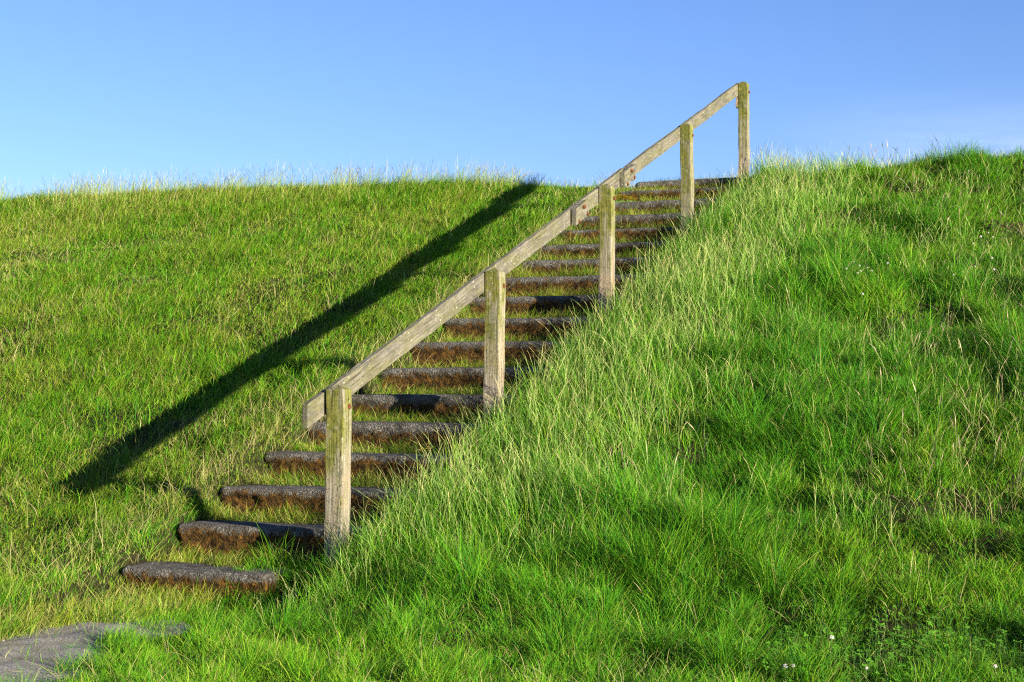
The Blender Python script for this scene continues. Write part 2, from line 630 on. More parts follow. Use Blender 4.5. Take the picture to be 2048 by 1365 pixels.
# ------------------------------------------------------------------ stone steps
STEP_LABEL = [
    'lowest stone step, sunk in the grass where the path ends',
    'second stone step from the path, just behind the foot of the nearest post, half shadowed',
    'third stone step from the path, the one with the tallest brown mossy riser',
    'fourth stone step from the path, showing its square left end beside the nearest post',
    'fifth stone step from the path, behind the middle of the nearest post',
    'sixth stone step from the path, just above the top of the nearest post',
    'seventh stone step from the path, level with the lower part of the second post',
    'eighth stone step from the path, crossing behind the second post at half height',
    'ninth stone step from the path, crossing behind the second post above its middle',
    'tenth stone step from the path, just below the rail at the second post',
    'eleventh stone step from the path, level with the top of the second post',
    'twelfth stone step from the path, ending at the lower part of the third post',
    'thirteenth stone step from the path, crossing behind the third post below its middle',
    'fourteenth stone step from the path, crossing behind the middle of the third post',
    'fifteenth stone step from the path, under the lower splice block of the rail',
    'third stone step from the top, near the foot of the fourth post',
    'second stone step from the top, just under the uppermost slab',
    'topmost stone step, a thin dark slab against the sky at the crest',
]


def step_mesh(width, depth, high, seed):
    g = np.random.default_rng(seed)
    prof = [(0.034, -high), (0.030, -high * 0.6), (0.024, -0.095), (0.010, -0.068), (0.0, -0.042), (0.004, -0.020), (0.015, -0.006), (0.032, -0.001), (0.06, 0.0), (0.12, 0.0), (0.2, 0.0), (depth - 0.02, -0.002), (depth, -0.02), (depth, -high)]
    nseg = 64
    bm = bmesh.new()
    rows = []
    sx, sz = g.uniform(0, 99), g.uniform(0, 99)
    sag = g.uniform(-0.006, 0.006)
    for i in range(nseg + 1):
        u = i / nseg
        e = min(u, 1 - u) * width
        rnd = max(0.0, 1 - e / 0.045)
        cut = 0.035 * rnd ** 2
        x = (u - 0.5) * width
        row = []
        for j, (py, pz) in enumerate(prof):
            n1 = float(fbm(np.array([x * 7 + sx]), np.array([j * 0.7 + sz]), seed, 3)[0]) - 0.5
            n2 = float(vnoise(np.array([x * 38 + sx]), np.array([j * 1.9 + sz]), seed + 3)[0]) - 0.5
            front = 1.0 if j < 8 else 0.35
            yy = py + (n1 * 0.030 + n2 * 0.012) * front + cut * (1 if j < 8 else -0.3)
            zz = pz - (cut * 0.8 if j >= 3 and j < 12 else 0) + (n1 * 0.010 + n2 * 0.004 if 3 <= j < 11 else 0) + sag * math.sin(u * math.pi)
            row.append(bm.verts.new((x, yy, zz)))
        rows.append(row)
    for a, b in zip(rows[:-1], rows[1:]):
        for j in range(len(prof) - 1):
            bm.faces.new((a[j], b[j], b[j + 1], a[j + 1]))
    bm.faces.new(rows[0])
    bm.faces.new(list(reversed(rows[-1])))
    bmesh.ops.recalc_face_normals(bm, faces=bm.faces)
    me = bpy.data.meshes.new('stone_step')
    bm.to_mesh(me)
    bm.free()
    for p in me.polygons:
        p.use_smooth = len(p.vertices) == 4
    return me


g = np.random.default_rng(5)
for i in range(18):
    a, b = LEFT_T[i], RIGHT_T[i]
    me = step_mesh(b - a, 0.31 + g.uniform(-0.02, 0.03), 0.29, 200 + i)
    o = link('stone_step', me, M_STONE)
    x, y = st2xy(STEP_S[i], (a + b) / 2)
    o.location = (x, y, STEP_Z[i] + EYE)
    o.rotation_euler = (0, R(g.uniform(-0.25, 0.25)), -PHI + R(g.uniform(-0.6, 0.6)))
    tag(o, STEP_LABEL[i], 'stone step', 'stone steps up the grassy dike')


# ------------------------------------------------------------------ grass
def in_view(x, y, mx=0.9):
    return (np.abs(x) < 0.335 * y + mx)


def scatter(n, y0=4.9, y1=22.5, power=1.0, mx=1.9):
    """roots spread over the ground seen (and a margin); power < 0 thins them with distance"""
    out_x, out_y = [], []
    got = 0
    while got < n:
        y = rng.uniform(y0, y1, n)
        x = rng.uniform(-1, 1, n) * (0.335 * y1 + mx)
        w = np.clip((6.0 / y) ** power, 0, 1)
        k = in_view(x, y, mx) & (rng.random(n) < w)
        s, t = xy2st(x, y)
        k &= (s < 11.2)
        out_x.append(x[k])
        out_y.append(y[k])
        got += k.sum()
    return np.concatenate(out_x)[:n], np.concatenate(out_y)[:n]


def blades(name, x, y, z, length, width, azim, th0, th1, tint, nseg=3, head=None, tip_tint=None, head_tint=None, material=None, pw=1.3):
    """ribbons with a bent spine. th0 = lean at the root, th1 = extra lean at the tip (radians)."""
    n = len(x)
    us = np.linspace(0, 1, nseg + 1)
    pts = np.zeros((n, nseg + 1, 3), np.float32)
    pts[:, 0] = np.stack([x, y, z + EYE], -1)
    dirx, diry = np.cos(azim), np.sin(azim)
    wob = rng.normal(0, 0.10, (n, nseg + 1))
    for i in range(nseg):
        um = (us[i] + us[i + 1]) / 2
        th = th0 + th1 * um ** pw + wob[:, i] * 0.5
        d = length / nseg
        a = azim + wob[:, i] * 1.2
        pts[:, i + 1, 0] = pts[:, i, 0] + d * np.sin(th) * np.cos(a)
        pts[:, i + 1, 1] = pts[:, i, 1] + d * np.sin(th) * np.sin(a)
        pts[:, i + 1, 2] = pts[:, i, 2] + d * np.cos(th)
    tw = azim + np.pi / 2 + rng.normal(0, 0.7, n)
    side = np.stack([np.cos(tw), np.sin(tw), rng.normal(0, 0.15, n)], -1)
    if head is None:
        prof = np.interp(us, [0, 0.35, 0.75, 1], [0.75, 1.0, 0.65, 0.0])
        ring = 2 * nseg + 1
        V = np.zeros((n, ring, 3), np.float32)
        for i in range(nseg):
            hw = (width * prof[i] / 2)[:, None] * side
            V[:, 2 * i] = pts[:, i] - hw
            V[:, 2 * i + 1] = pts[:, i] + hw
        V[:, 2 * nseg] = pts[:, nseg]
        uu = np.concatenate([np.repeat(us[:nseg], 2), [1.0]])
    else:
        # stem with a seed head: alternating spikelets over the last part
        ring = 2 * (nseg + 1)
        V = np.zeros((n, ring, 3), np.float32)
        for i in range(nseg + 1):
            if us[i] >= head[0] - 1e-6:
                w = width * head[1] * (1.0 if i % 2 == 0 else 0.35)
                if i == nseg:
                    w = w * 0.3
            else:
                w = width
            hw = (w / 2)[:, None] * side
            V[:, 2 * i] = pts[:, i] - hw
            V[:, 2 * i + 1] = pts[:, i] + hw
        uu = np.repeat(us, 2)
    base = (np.arange(n) * ring)[:, None]
    q = []
    for i in range(nseg - 1 if head is None else nseg):
        q.append(np.stack([base[:, 0] + 2 * i, base[:, 0] + 2 * i + 1, base[:, 0] + 2 * i + 3, base[:, 0] + 2 * i + 2], -1))
    F4 = np.concatenate(q)
    F3 = None
    if head is None:
        b = base[:, 0] + 2 * (nseg - 1)
        F3 = np.stack([b, b + 1, b + 2], -1)
    C = np.repeat(tint[:, None, :], ring, 1)
    if tip_tint is not None:
        m = (np.clip((uu - 0.55) / 0.45, 0, 1) ** 1.5)[None, :, None]
        C = C * (1 - m) + tip_tint[:, None, :] * m
    if head_tint is not None:
        m = (uu >= head[0] - 1e-6)[None, :, None]
        C = np.where(m, head_tint[:, None, :], C)
    me = np_mesh(name, V.reshape(-1, 3), F4, F3, C.reshape(-1, 3))
    return link(name, me, material or M_GRASS)


def pick(n, cols, weights):
    cols = np.array(cols, float)
    w = np.array(weights, float)
    if w.ndim == 1:
        k = rng.choice(len(cols), n, p=w / w.sum())
    else:
        w = w / w.sum(0)
        c = np.cumsum(w, 0)
        k = (rng.random(n)[None, :] > c).sum(0)
        k = np.clip(k, 0, len(cols) - 1)
    return cols[k]


def zones(x, y):
    s, t = xy2st(x, y)
    leftz = t < -1.22
    redge = 0.05 - 0.55 * smooth(0.30, -0.25, s) + 0.10 * (fbm(s * 3.0, s * 0 + 8.0, 37, 2) - 0.5)
    trn = (t >= np.interp(s, STEP_S, LEFT_T) + 0.03) & (t < redge) & (s < 9.9)
    wv = 0.34 * (fbm(x * 5.5, y * 5.5, 71, 3) - 0.5)
    onpath = (s < -1.12 + wv) & (t > -0.78 + wv) & (t < -0.36 + 0.42 * smooth(-1.6, -2.6, s) + wv)
    return s, t, leftz, trn, onpath


def tread_ok(s, t, rear=0.29):
    """inside the trench grass roots only behind the stone treads"""
    i = np.clip(np.searchsorted(STEP_S, s) - 1, -1, 17)
    d = s - np.where(i >= 0, STEP_S[np.maximum(i, 0)], -99)
    return d > rear


GREENS = [(0.048, 0.200, 0.007), (0.084, 0.245, 0.008), (0.130, 0.275, 0.010), (0.036, 0.165, 0.016), (0.215, 0.300, 0.020)]

def tufts(x, y, cell, seed):
    """nearest tuft centre on a jittered lattice: offset from it and a random number of its own"""
    best = np.full(len(x), 9.0)
    bx, by, br = np.zeros(len(x)), np.zeros(len(x)), np.zeros(len(x))
    ix, iy = np.floor(x / cell), np.floor(y / cell)
    for i in (-1, 0, 1):
        for j in (-1, 0, 1):
            a, b = ix + i, iy + j
            cx_ = (a + vnoise(a, b, seed)) * cell
            cy_ = (b + vnoise(a, b, seed + 1)) * cell
            d = np.hypot(x - cx_, y - cy_) / cell
            k = d < best
            best = np.where(k, d, best)
            bx, by = np.where(k, x - cx_, bx), np.where(k, y - cy_, by)
            br = np.where(k, vnoise(a, b, seed + 2), br)
    return best, bx, by, br


# turf: the short dense sward everywhere
x, y = scatter(1600000, power=0.7)
s_ = rng.uniform(-2.6, 9.6, 30000)
t_ = np.interp(s_, STEP_S, LEFT_T) - 0.03 + rng.normal(0, 0.09, 30000)
ex, ey = st2xy(s_, t_)
x, y = np.concatenate([x, ex]), np.concatenate([y, ey])
s, t, lz, tr, op = zones(x, y)
keep = ~op | (rng.random(len(x)) < 0.03)
keep &= ~tr | (tread_ok(s, t, 0.25 + 0.16 * (fbm(x * 5, y * 5, 66, 2) - 0.5)) & (rng.random(len(x)) < 0.35 + 0.25 * smooth(3.5, 6.5, s) + 0.6 * smooth(0.38, 0.58, fbm(x * 3.3, y * 3.3, 67, 2))))
front = (s < STEP_S[0]) & tr
edged = t - np.interp(s, STEP_S, LEFT_T) + 0.05 + 0.10 * (fbm(s * 4, t * 4, 73, 2) - 0.5)
worn = np.exp(-(edged / 0.07) ** 2) * (s < 8.5) + np.exp(-((t + 1.05) / 0.13) ** 2) * (s < -0.2)
keep &= rng.random(len(x)) > 0.55 * np.clip(worn, 0, 1)
x, y, worn = x[keep], y[keep], worn[keep]
s, t, lz, tr, op = zones(x, y)
n = len(x)
z = height(s, t) - 0.006
patch = fbm(x * 1.1, y * 1.1, 51, 3)
patch2 = fbm(x * 3.1, y * 3.1, 57, 2)
patch3 = 0.6 * fbm(x * 0.9, y * 0.6, 159, 3) + 0.4 * patch2
Lr = (0.085 + 0.085 * smooth(0.35, 0.68, patch)) * (0.6 + 0.8 * smooth(0.25, 0.75, patch2))
Lr = Lr * (0.6 + 0.4 * smooth(-1.1, 0.1, s)) + 0.015 * (1 - smooth(0.0, 0.8, s))
Ll = 0.065 + 0.085 * smooth(0.3, 0.7, patch) + 0.10 * smooth(7.0, 9.2, s) * smooth(-2.0, -3.2, t)
L = np.where(t > 0.05, Lr, Ll)
L = np.where(tr, 0.06 + 0.13 * fbm(x * 6, y * 6, 69, 2) + 0.03 * smooth(3.5, 7.0, s), L)
L = np.where(tr & (s < STEP_S[0]), 0.15, L)
tb, tbx, tby, tbr = tufts(x, y, 0.26, 300)
ub, ubx, uby, ubr = tufts(x, y, 0.11, 340)
tv = (1.25 - 0.95 * tb) * (0.30 + 1.3 * tbr) * (0.55 + 0.8 * ubr)
L = np.where(lz, L * (0.6 + 0.4 * tv), np.where(tr, L, L * (0.22 + 0.98 * tv)))
L = L * rng.uniform(0.6, 1.3, n)
wd = (0.0017 + 0.000125 * (y - 5)) * rng.uniform(0.7, 1.45, n)
comb = 2 * np.pi * fbm(x * 0.8 + 7, y * 0.8, 61, 2) * 1.3 + 2.2
az = comb + rng.normal(0, 1.2, n)
az = np.where((t > 0.05) & (rng.random(n) < 0.45), np.arctan2(tby, tbx) + rng.normal(0, 1.1, n), az)
az = np.where(lz & (rng.random(n) < 0.6), -0.75 + 1.6 * (fbm(x * 0.7, y * 0.7, 161, 2) - 0.5) + rng.normal(0, 0.55, n), az)
th0 = np.where(lz, np.abs(rng.normal(0.78, 0.42, n)), np.abs(rng.normal(0.18, 0.20, n)) + 0.55 * np.clip(tb, 0, 0.8))
th1 = rng.uniform(0.2, 1.9, n) + 0.4 * lz
wl = np.stack([0.16 + 0.2 * (1 - smooth(0.4, 0.6, patch3)), 0.34 + 0 * x, 0.50 + 0 * x, 0.04 + 0 * x, 0.95 * smooth(0.36, 0.62, patch3) + 0.22])
wr = np.stack([0.50 + 0 * x, 0.50 + 0 * x, 0.10 + 0.5 * (1 - smooth(0.38, 0.58, patch)) + 0.3 * (s < 0), 0.25 * smooth(0.3, 0.6, patch) + 0.05, 0.03 + 0.25 * (1 - smooth(0.35, 0.5, patch))])
w = np.where(lz | tr, wl, wr)
tint = pick(n, GREENS, w) * rng.uniform(0.75, 1.25, (n, 1))
straw = rng.random(n) < 0.16 * np.clip(worn, 0, 1) + np.where(lz, 0.08 + 0.18 * smooth(0.45, 0.65, patch3), np.where(tr, 0.30, 0.045))
tint = np.where(tr[:, None], tint * np.array([(1.0, 0.82, 0.9)]), tint)
tint = np.where(straw[:, None], np.array([(0.36, 0.34, 0.09)]) * rng.uniform(0.6, 1.15, (n, 1)), tint)
tip = tint * 1.0 + np.array([(0.03, 0.02, 0.004)])
o = blades('turf_grass', x, y, z, L, wd, az, th0, th1, tint, 3, tip_tint=tip)
tag(o, 'short dense green turf covering the whole dike slope', 'grass', None, 'stuff')

# longer leafy grass in tufts on the right-hand bank, along the stairs and on the crest
x, y = scatter(380000, power=0.7)
s, t, lz, tr, op = zones(x, y)
patch = fbm(x * 1.1, y * 1.1, 51, 3)
patch2 = fbm(x * 2.3, y * 2.3, 58, 3)
band = smooth(0.0, 0.25, t) * (1 - smooth(1.0, 2.0, t)) * smooth(-0.9, 0.0, s)
prob = (0.45 * band + (t > 0.1) * (0.05 + 0.16 * smooth(0.50, 0.66, patch)) * smooth(-0.9, 0.6, s)) * (1 - 0.75 * smooth(8.4, 9.2, s))
prob = prob + lz * 0.12 * smooth(8.0, 9.4, s) * smooth(-1.9, -3.0, t) + lz * 0.05
prob = prob + 0.5 * (s > -0.9) * (s < 0.3) * smooth(-0.60, -0.35, t) * (1 - smooth(0.3, 0.6, t))
prob = np.where(tr | op, 0.0, prob)
keep = rng.random(len(x)) < prob
x, y = x[keep], y[keep]
s, t, lz, tr, op = zones(x, y)
n = len(x)
band = smooth(0.0, 0.25, t) * (1 - smooth(1.0, 2.0, t))
z = height(s, t) - 0.006
L = (0.11 + 0.14 * band) * rng.uniform(0.6, 1.4, n)
L = np.where(lz, 0.16 * rng.uniform(0.6, 1.3, n), L)
L = L * (0.6 + 0.4 * smooth(-0.9, 0.5, s))
wd = (0.0019 + 0.00014 * (y - 5)) * rng.uniform(0.7, 1.4, n)
az = np.where(band > 0.3, rng.normal(3.3, 1.3, n), rng.uniform(0, 6.283, n))
tint = pick(n, GREENS + [(0.21, 0.34, 0.070)], np.stack([0.5 - 0.3 * band, 0.5 + 0 * x, 0.25 + 0.2 * band, 0.25 - 0.15 * band, 0.05 + 0.2 * band, 0.05 + 0.8 * band])) * rng.uniform(0.75, 1.25, (n, 1))
o = blades('long_grass', x, y, z, L, wd, az, np.abs(rng.normal(0.18, 0.18, n)), rng.uniform(0.3, 1.5, n), tint, 4, tip_tint=tint * 1.1 + np.array([(0.03, 0.02, 0.005)]))
tag(o, 'longer leafy green grass in tufts along the stairs and over the right bank', 'long grass', None, 'stuff')


# flowering stems with seed heads
def stems(name, label, n0, probf, lenf, cols, wts, headcols, headspan, headw, w0=0.0011, lean=0.14, bend=0.7, az_mean=None, nseg=12):
    x, y = scatter(n0, power=0.5)
    s, t, lz, tr, op = zones(x, y)
    keep = (rng.random(len(x)) < probf(x, y, s, t)) & ~op & ~tr
    x, y, s, t = x[keep], y[keep], s[keep], t[keep]
    n = len(x)
    z = height(s, t) - 0.006
    L = lenf(x, y, s, t) * rng.uniform(0.65, 1.25, n)
    wd = (w0 + 0.000105 * (y - 5)) * rng.uniform(0.8, 1.3, n)
    az = rng.uniform(0, 6.283, n) if az_mean is None else rng.normal(az_mean, 0.9, n)
    if callable(lean):
        lean = lean(s)
    tint = pick(n, cols, wts) * rng.uniform(0.8, 1.2, (n, 1))
    ht = pick(n, headcols, [1] * len(headcols)) * rng.uniform(0.8, 1.2, (n, 1))
    o = blades(name, x, y, z, L, wd, az, np.abs(rng.normal(lean, np.minimum(lean, 0.4), n)), rng.uniform(0.1, 2 * bend, n), tint, nseg, head=(headspan, headw), head_tint=ht, material=M_STEM, pw=2.0)
    return tag(o, label, 'seeding grass', None, 'stuff')


def p_band(x, y, s, t):
    pt = fbm(x * 1.7, y * 1.7, 91, 3)
    band = smooth(0.02, 0.2, t) * (1 - smooth(0.75, 1.9, t + 0.5 * (pt - 0.5))) * smooth(-0.7, 0.1, s)
    rest = (t > 0.1) * smooth(0.44, 0.64, pt) * 0.42 * smooth(-1.0, 0.3, s) + (t > 0.1) * 0.06 * smooth(-1.4, -0.4, s)
    rest = rest + 0.35 * (s > -0.9) * (s < 0.3) * smooth(-0.40, -0.2, t) * (1 - smooth(0.3, 0.6, t))
    crest = (t > 0.4) * smooth(8.6, 9.6, s) * 0.30 + (np.abs(t - 0.05) < 0.45) * (s > 8.9) * 0.6
    return np.clip(band * 0.52 * (1 - 0.5 * smooth(7.5, 9.0, s)) + rest + crest, 0, 1) * (s < 10.6)


def l_band(x, y, s, t):
    band = smooth(0.02, 0.2, t) * (1 - smooth(0.8, 1.9, t))
    return (0.24 + 0.15 * band) * (0.6 + 0.4 * smooth(-0.6, 0.6, s)) * (1 - 0.35 * smooth(8.2, 9.3, s) * smooth(0.3, 0.7, t))


stems('seeding_grass', 'pale seeding grass stems standing thick beside the posts of the handrail', 108000, p_band, l_band,
      [(0.17, 0.30, 0.045), (0.24, 0.33, 0.075), (0.36, 0.36, 0.12), (0.10, 0.26, 0.025)], [0.42, 0.28, 0.10, 0.2],
      [(0.23, 0.33, 0.075), (0.34, 0.36, 0.12), (0.42, 0.37, 0.15)], 0.62, 1.6, lean=0.19, bend=0.75)


def p_left(x, y, s, t):
    pt = fbm(x * 1.2 + 5, y * 1.2, 95, 3)
    crest = smooth(8.3, 9.3, s) * smooth(-2.0, -3.4, t) * 0.85 * smooth(0.34, 0.62, fbm(x * 1.9, s * 0.8, 97, 3))
    return (t < -1.25) * (crest + (0.07 + 0.32 * smooth(0.42, 0.62, pt)) * (0.4 + 0.6 * smooth(4.0, 7.5, s)) + 0.25 * smooth(-1.7, -1.35, t) * (s < 9)) * (s < 10.6)


def l_left(x, y, s, t):
    return 0.15 + 0.24 * smooth(8.3, 9.3, s) * smooth(-2.0, -3.4, t)


stems('wispy_grass', 'thin straw coloured wispy grass on the left slope and its crest', 108000, p_left, l_left,
      [(0.22, 0.29, 0.045), (0.33, 0.32, 0.085), (0.14, 0.27, 0.03), (0.42, 0.36, 0.13)], [0.3, 0.3, 0.25, 0.15],
      [(0.30, 0.29, 0.085), (0.38, 0.33, 0.13), (0.24, 0.27, 0.06)], 0.68, 1.6, lean=lambda s: 0.85 - 0.5 * smooth(7.5, 9.0, s), bend=0.8, az_mean=-0.75)


def p_fog(x, y, s, t):
    pt = fbm(x * 1.4 + 25, y * 1.4, 99, 3)
    return (t > 1.2) * smooth(0.50, 0.66, pt) * 0.9 * (s < 9) * smooth(-0.6, 0.5, s)


stems('tufted_grass', 'scattered grass stems with purplish brown seed heads on the right bank', 11000, p_fog, lambda x, y, s, t: 0.30 + 0 * x,
      [(0.20, 0.24, 0.08), (0.30, 0.26, 0.13)], [0.5, 0.5], [(0.26, 0.17, 0.13), (0.38, 0.29, 0.19), (0.46, 0.36, 0.22)], 0.74, 3.6, lean=0.22, bend=0.6)

# dry bent stalks lying over the turf and hanging over the steps
x, y = scatter(132000, power=0.6)
s_ = rng.uniform(-2.2, 9.2, 4500)
t_ = np.interp(s_, STEP_S, LEFT_T) + 0.18 * smooth(0, -1.0, s_) - 0.04 + rng.normal(0, 0.10, 4500)
ex, ey = st2xy(s_, t_)
x, y = np.concatenate([x, ex]), np.concatenate([y, ey])
s, t, lz, tr, op = zones(x, y)
pt = fbm(x * 1.5 + 50, y * 1.5, 77, 3)
edge = 0.7 * np.exp(-((t + 1.28 - 0.22 * smooth(0.0, -1.0, s)) / (0.13 + 0.12 * smooth(0.2, -0.8, s))) ** 2) * (s < 9.4) * (s > -2.6)
prob = lz * (0.07 + 0.34 * smooth(0.42, 0.65, pt)) + 0.85 * edge + (t > 0.1) * (0.10 + 0.26 * smooth(0.42, 0.66, pt)) + tr * 0.34 * tread_ok(s, t, 0.24) * (s > -0.9)
prob = np.where(op, 0.10, prob)
keep = rng.random(len(x)) < prob
x, y, s, t = x[keep], y[keep], s[keep], t[keep]
n = len(x)
z = height(s, t) - 0.004
inner = (np.abs(t + 1.3) < 0.25)
L = np.where(inner, 0.24, 0.17) * rng.uniform(0.5, 1.4, n)
L = np.where((t > -1.2) & (t < 0.1), 0.12 * rng.uniform(0.5, 1.5, n), L)
opd = zones(x, y)[4]
L = np.where(opd, 0.07 * rng.uniform(0.5, 1.5, n), L)
z = z + 0.02 * opd
tint = pick(n, [(0.38, 0.31, 0.13), (0.29, 0.26, 0.09), (0.45, 0.38, 0.19), (0.19, 0.24, 0.05)], [0.35, 0.3, 0.15, 0.2]) * rng.uniform(0.75, 1.15, (n, 1))
o = blades('dry_grass', x, y, z, L, (0.0015 + 0.00012 * (y - 5)) * rng.uniform(0.7, 1.4, n), rng.uniform(0, 6.283, n), np.where(opd, 1.35, np.abs(rng.normal(0.60, 0.35, n))), np.where(opd, 0.2, rng.uniform(0.5, 2.0, n)), tint, 8, material=M_STEM, pw=1.4)
tag(o, 'dry straw stalks bent over the turf and along the edge of the steps', 'dry grass', None, 'stuff')


# ------------------------------------------------------------------ loose grit on the path and the bare treads
n = 2600
s_ = np.concatenate([rng.uniform(-3.4, -0.8, n), rng.uniform(0.1, 9.3, 1600)])
t_ = np.concatenate([rng.uniform(-1.0, 0.1, n), rng.uniform(-1.15, 0.0, 1600)])
x, y = st2xy(s_, t_)
op = zones(x, y)[4]
keep = np.concatenate([op[:n], tread_ok(s_[n:], t_[n:], 0.24)])
x, y, s_, t_ = x[keep], y[keep], s_[keep], t_[keep]
n = len(x)
z = np.where(s_ < 0, -1.219, height(s_, t_)) + EYE
r = rng.gamma(2.0, 0.0011, n) + 0.0012
oct_ = np.array([(1, 0, 0), (0, 1, 0), (-1, 0, 0), (0, -1, 0), (0, 0, 0.8), (0, 0, -0.8)])
V = oct_[None] * rng.uniform(0.6, 1.3, (n, 6, 1)) * r[:, None, None] + np.stack([x, y, z], -1)[:, None, :]
tri = np.array([(0, 1, 4), (1, 2, 4), (2, 3, 4), (3, 0, 4), (1, 0, 5), (2, 1, 5), (3, 2, 5), (0, 3, 5)])
F = (tri[None] + (np.arange(n) * 6)[:, None, None]).reshape(-1, 3)
c = pick(n, [(0.24, 0.22, 0.19), (0.12, 0.11, 0.10), (0.20, 0.15, 0.09), (0.30, 0.28, 0.24)], [0.35, 0.3, 0.2, 0.15])
o = link('gravel', np_mesh('gravel', V.reshape(-1, 3), None, F, np.repeat(c, 6, 0), False), leaf_material('grit', 0.0, 0.9, 0.1))
tag(o, 'loose grey grit lying on the path and between the steps', 'gravel', None, 'stuff')


# ------------------------------------------------------------------ clover
def clover(cx, cy, sx, sy, n):
    return rng.normal(cx, sx, n), rng.normal(cy, sy, n)


spots = [(1640, 1340, 0.34, 0.22, 240), (1820, 1325, 0.40, 0.22, 300), (1980, 1345, 0.3, 0.2, 130), (1940, 500, 0.55, 0.45, 420), (1720, 545, 0.35, 0.3, 160), (760, 880, 0.0, 0.0, 0)]
cx, cy = [], []
for px, py, a, b, n in spots:
    if n:
        gx, gy, gz = pix2ground(px, py)
        u, v = clover(gx, gy, a, b, n)
        cx.append(u)
        cy.append(v)
cx, cy = np.concatenate(cx), np.concatenate(cy)
n = len(cx)
cz = hxy(cx, cy)
hgt = rng.uniform(0.04, 0.12, n)
VV, QQ, CC = [], [], []
k = 0
for i in range(n):
    r = rng.uniform(0.0055, 0.0105)
    nrm = Vector((rng.normal(0.1, 0.3), rng.normal(-0.35, 0.3), 1)).normalized()
    a1 = nrm.orthogonal().normalized()
    a2 = nrm.cross(a1)
    c = Vector((cx[i], cy[i], cz[i] + hgt[i] + EYE))
    ro = rng.uniform(0, 6.28)
    col = np.array((0.062, 0.185, 0.009)) * rng.uniform(0.6, 1.4) + np.array((0.02, 0.02, 0.004)) * rng.random()
    for l in range(3):
        an = ro + l * 2.094
        d = a1 * math.cos(an) + a2 * math.sin(an)
        e = a1 * -math.sin(an) + a2 * math.cos(an)
        pts = [c, c + d * r * 0.7 - e * r * 0.62 + nrm * r * 0.25, c + d * r * 1.5 - e * r * 0.45 + nrm * r * 0.2, c + d * r * 1.5,
               c + d * r * 1.5 + e * r * 0.45 + nrm * r * 0.2, c + d * r * 0.7 + e * r * 0.62 + nrm * r * 0.25]
        VV += [tuple(p) for p in pts]
        CC += [tuple(col)] * 6
        QQ += [(k, k + 1, k + 2, k + 3), (k, k + 3, k + 4, k + 5)]
        k += 6
    # stalk
    b0 = Vector((cx[i] + rng.normal(0, 0.01), cy[i], cz[i] + EYE))
    VV += [tuple(b0 + a1 * 0.0008), tuple(b0 - a1 * 0.0008), tuple(c - a1 * 0.0008), tuple(c + a1 * 0.0008)]
    CC += [(0.08, 0.16, 0.03)] * 4
    QQ += [(k, k + 1, k + 2, k + 3)]
    k += 4
o = link('clover', np_mesh('clover', np.array(VV), np.array(QQ), None, np.array(CC)), M_CLOVER)
tag(o, 'low round clover leaves between the grass blades of the right bank', 'clover', None, 'stuff')


def flower_head_mesh():
    bm = bmesh.new()
    for k in range(34):
        zc = 1 - 2 * (k + 0.5) / 34 * 0.80
        rr = math.sqrt(max(0, 1 - zc * zc))
        an = k * 2.39996
        d = Vector((rr * math.cos(an), rr * math.sin(an), zc))
        c = d * 0.0085
        a = d.orthogonal().normalized() * 0.0022
        b = d.cross(a)
        v = [bm.verts.new(c + a), bm.verts.new(c + b), bm.verts.new(c - a), bm.verts.new(c - b)]
        tip = bm.verts.new(c + d * 0.0048)
        for i in range(4):
            bm.faces.new((v[i], v[(i + 1) % 4], tip))
    bmesh.ops.create_icosphere(bm, subdivisions=2, radius=0.0085)
    bmesh.ops.recalc_face_normals(bm, faces=bm.faces)
    me = bpy.data.meshes.new('flower_head')
    bm.to_mesh(me)
    bm.free()
    me.materials.append(M_PETAL)
    return me


M_STALK = plain_material('green_stalk', (0.07, 0.15, 0.03), (0.12, 0.20, 0.05), 80, 0.6, 0.001)


def tube(name, pts, r, material, parent=None):
    bm = bmesh.new()
    rows = []
    for p in pts:
        rows.append([bm.verts.new((p[0] + r * math.cos(a), p[1] + r * math.sin(a), p[2])) for a in (0, 1.257, 2.513, 3.77, 5.027)])
    for a, b in zip(rows[:-1], rows[1:]):
        for j in range(5):
            bm.faces.new((a[j], a[(j + 1) % 5], b[(j + 1) % 5], b[j]))
    me = bpy.data.meshes.new(name)
    bm.to_mesh(me)
    bm.free()
    return link(name, me, material, parent)


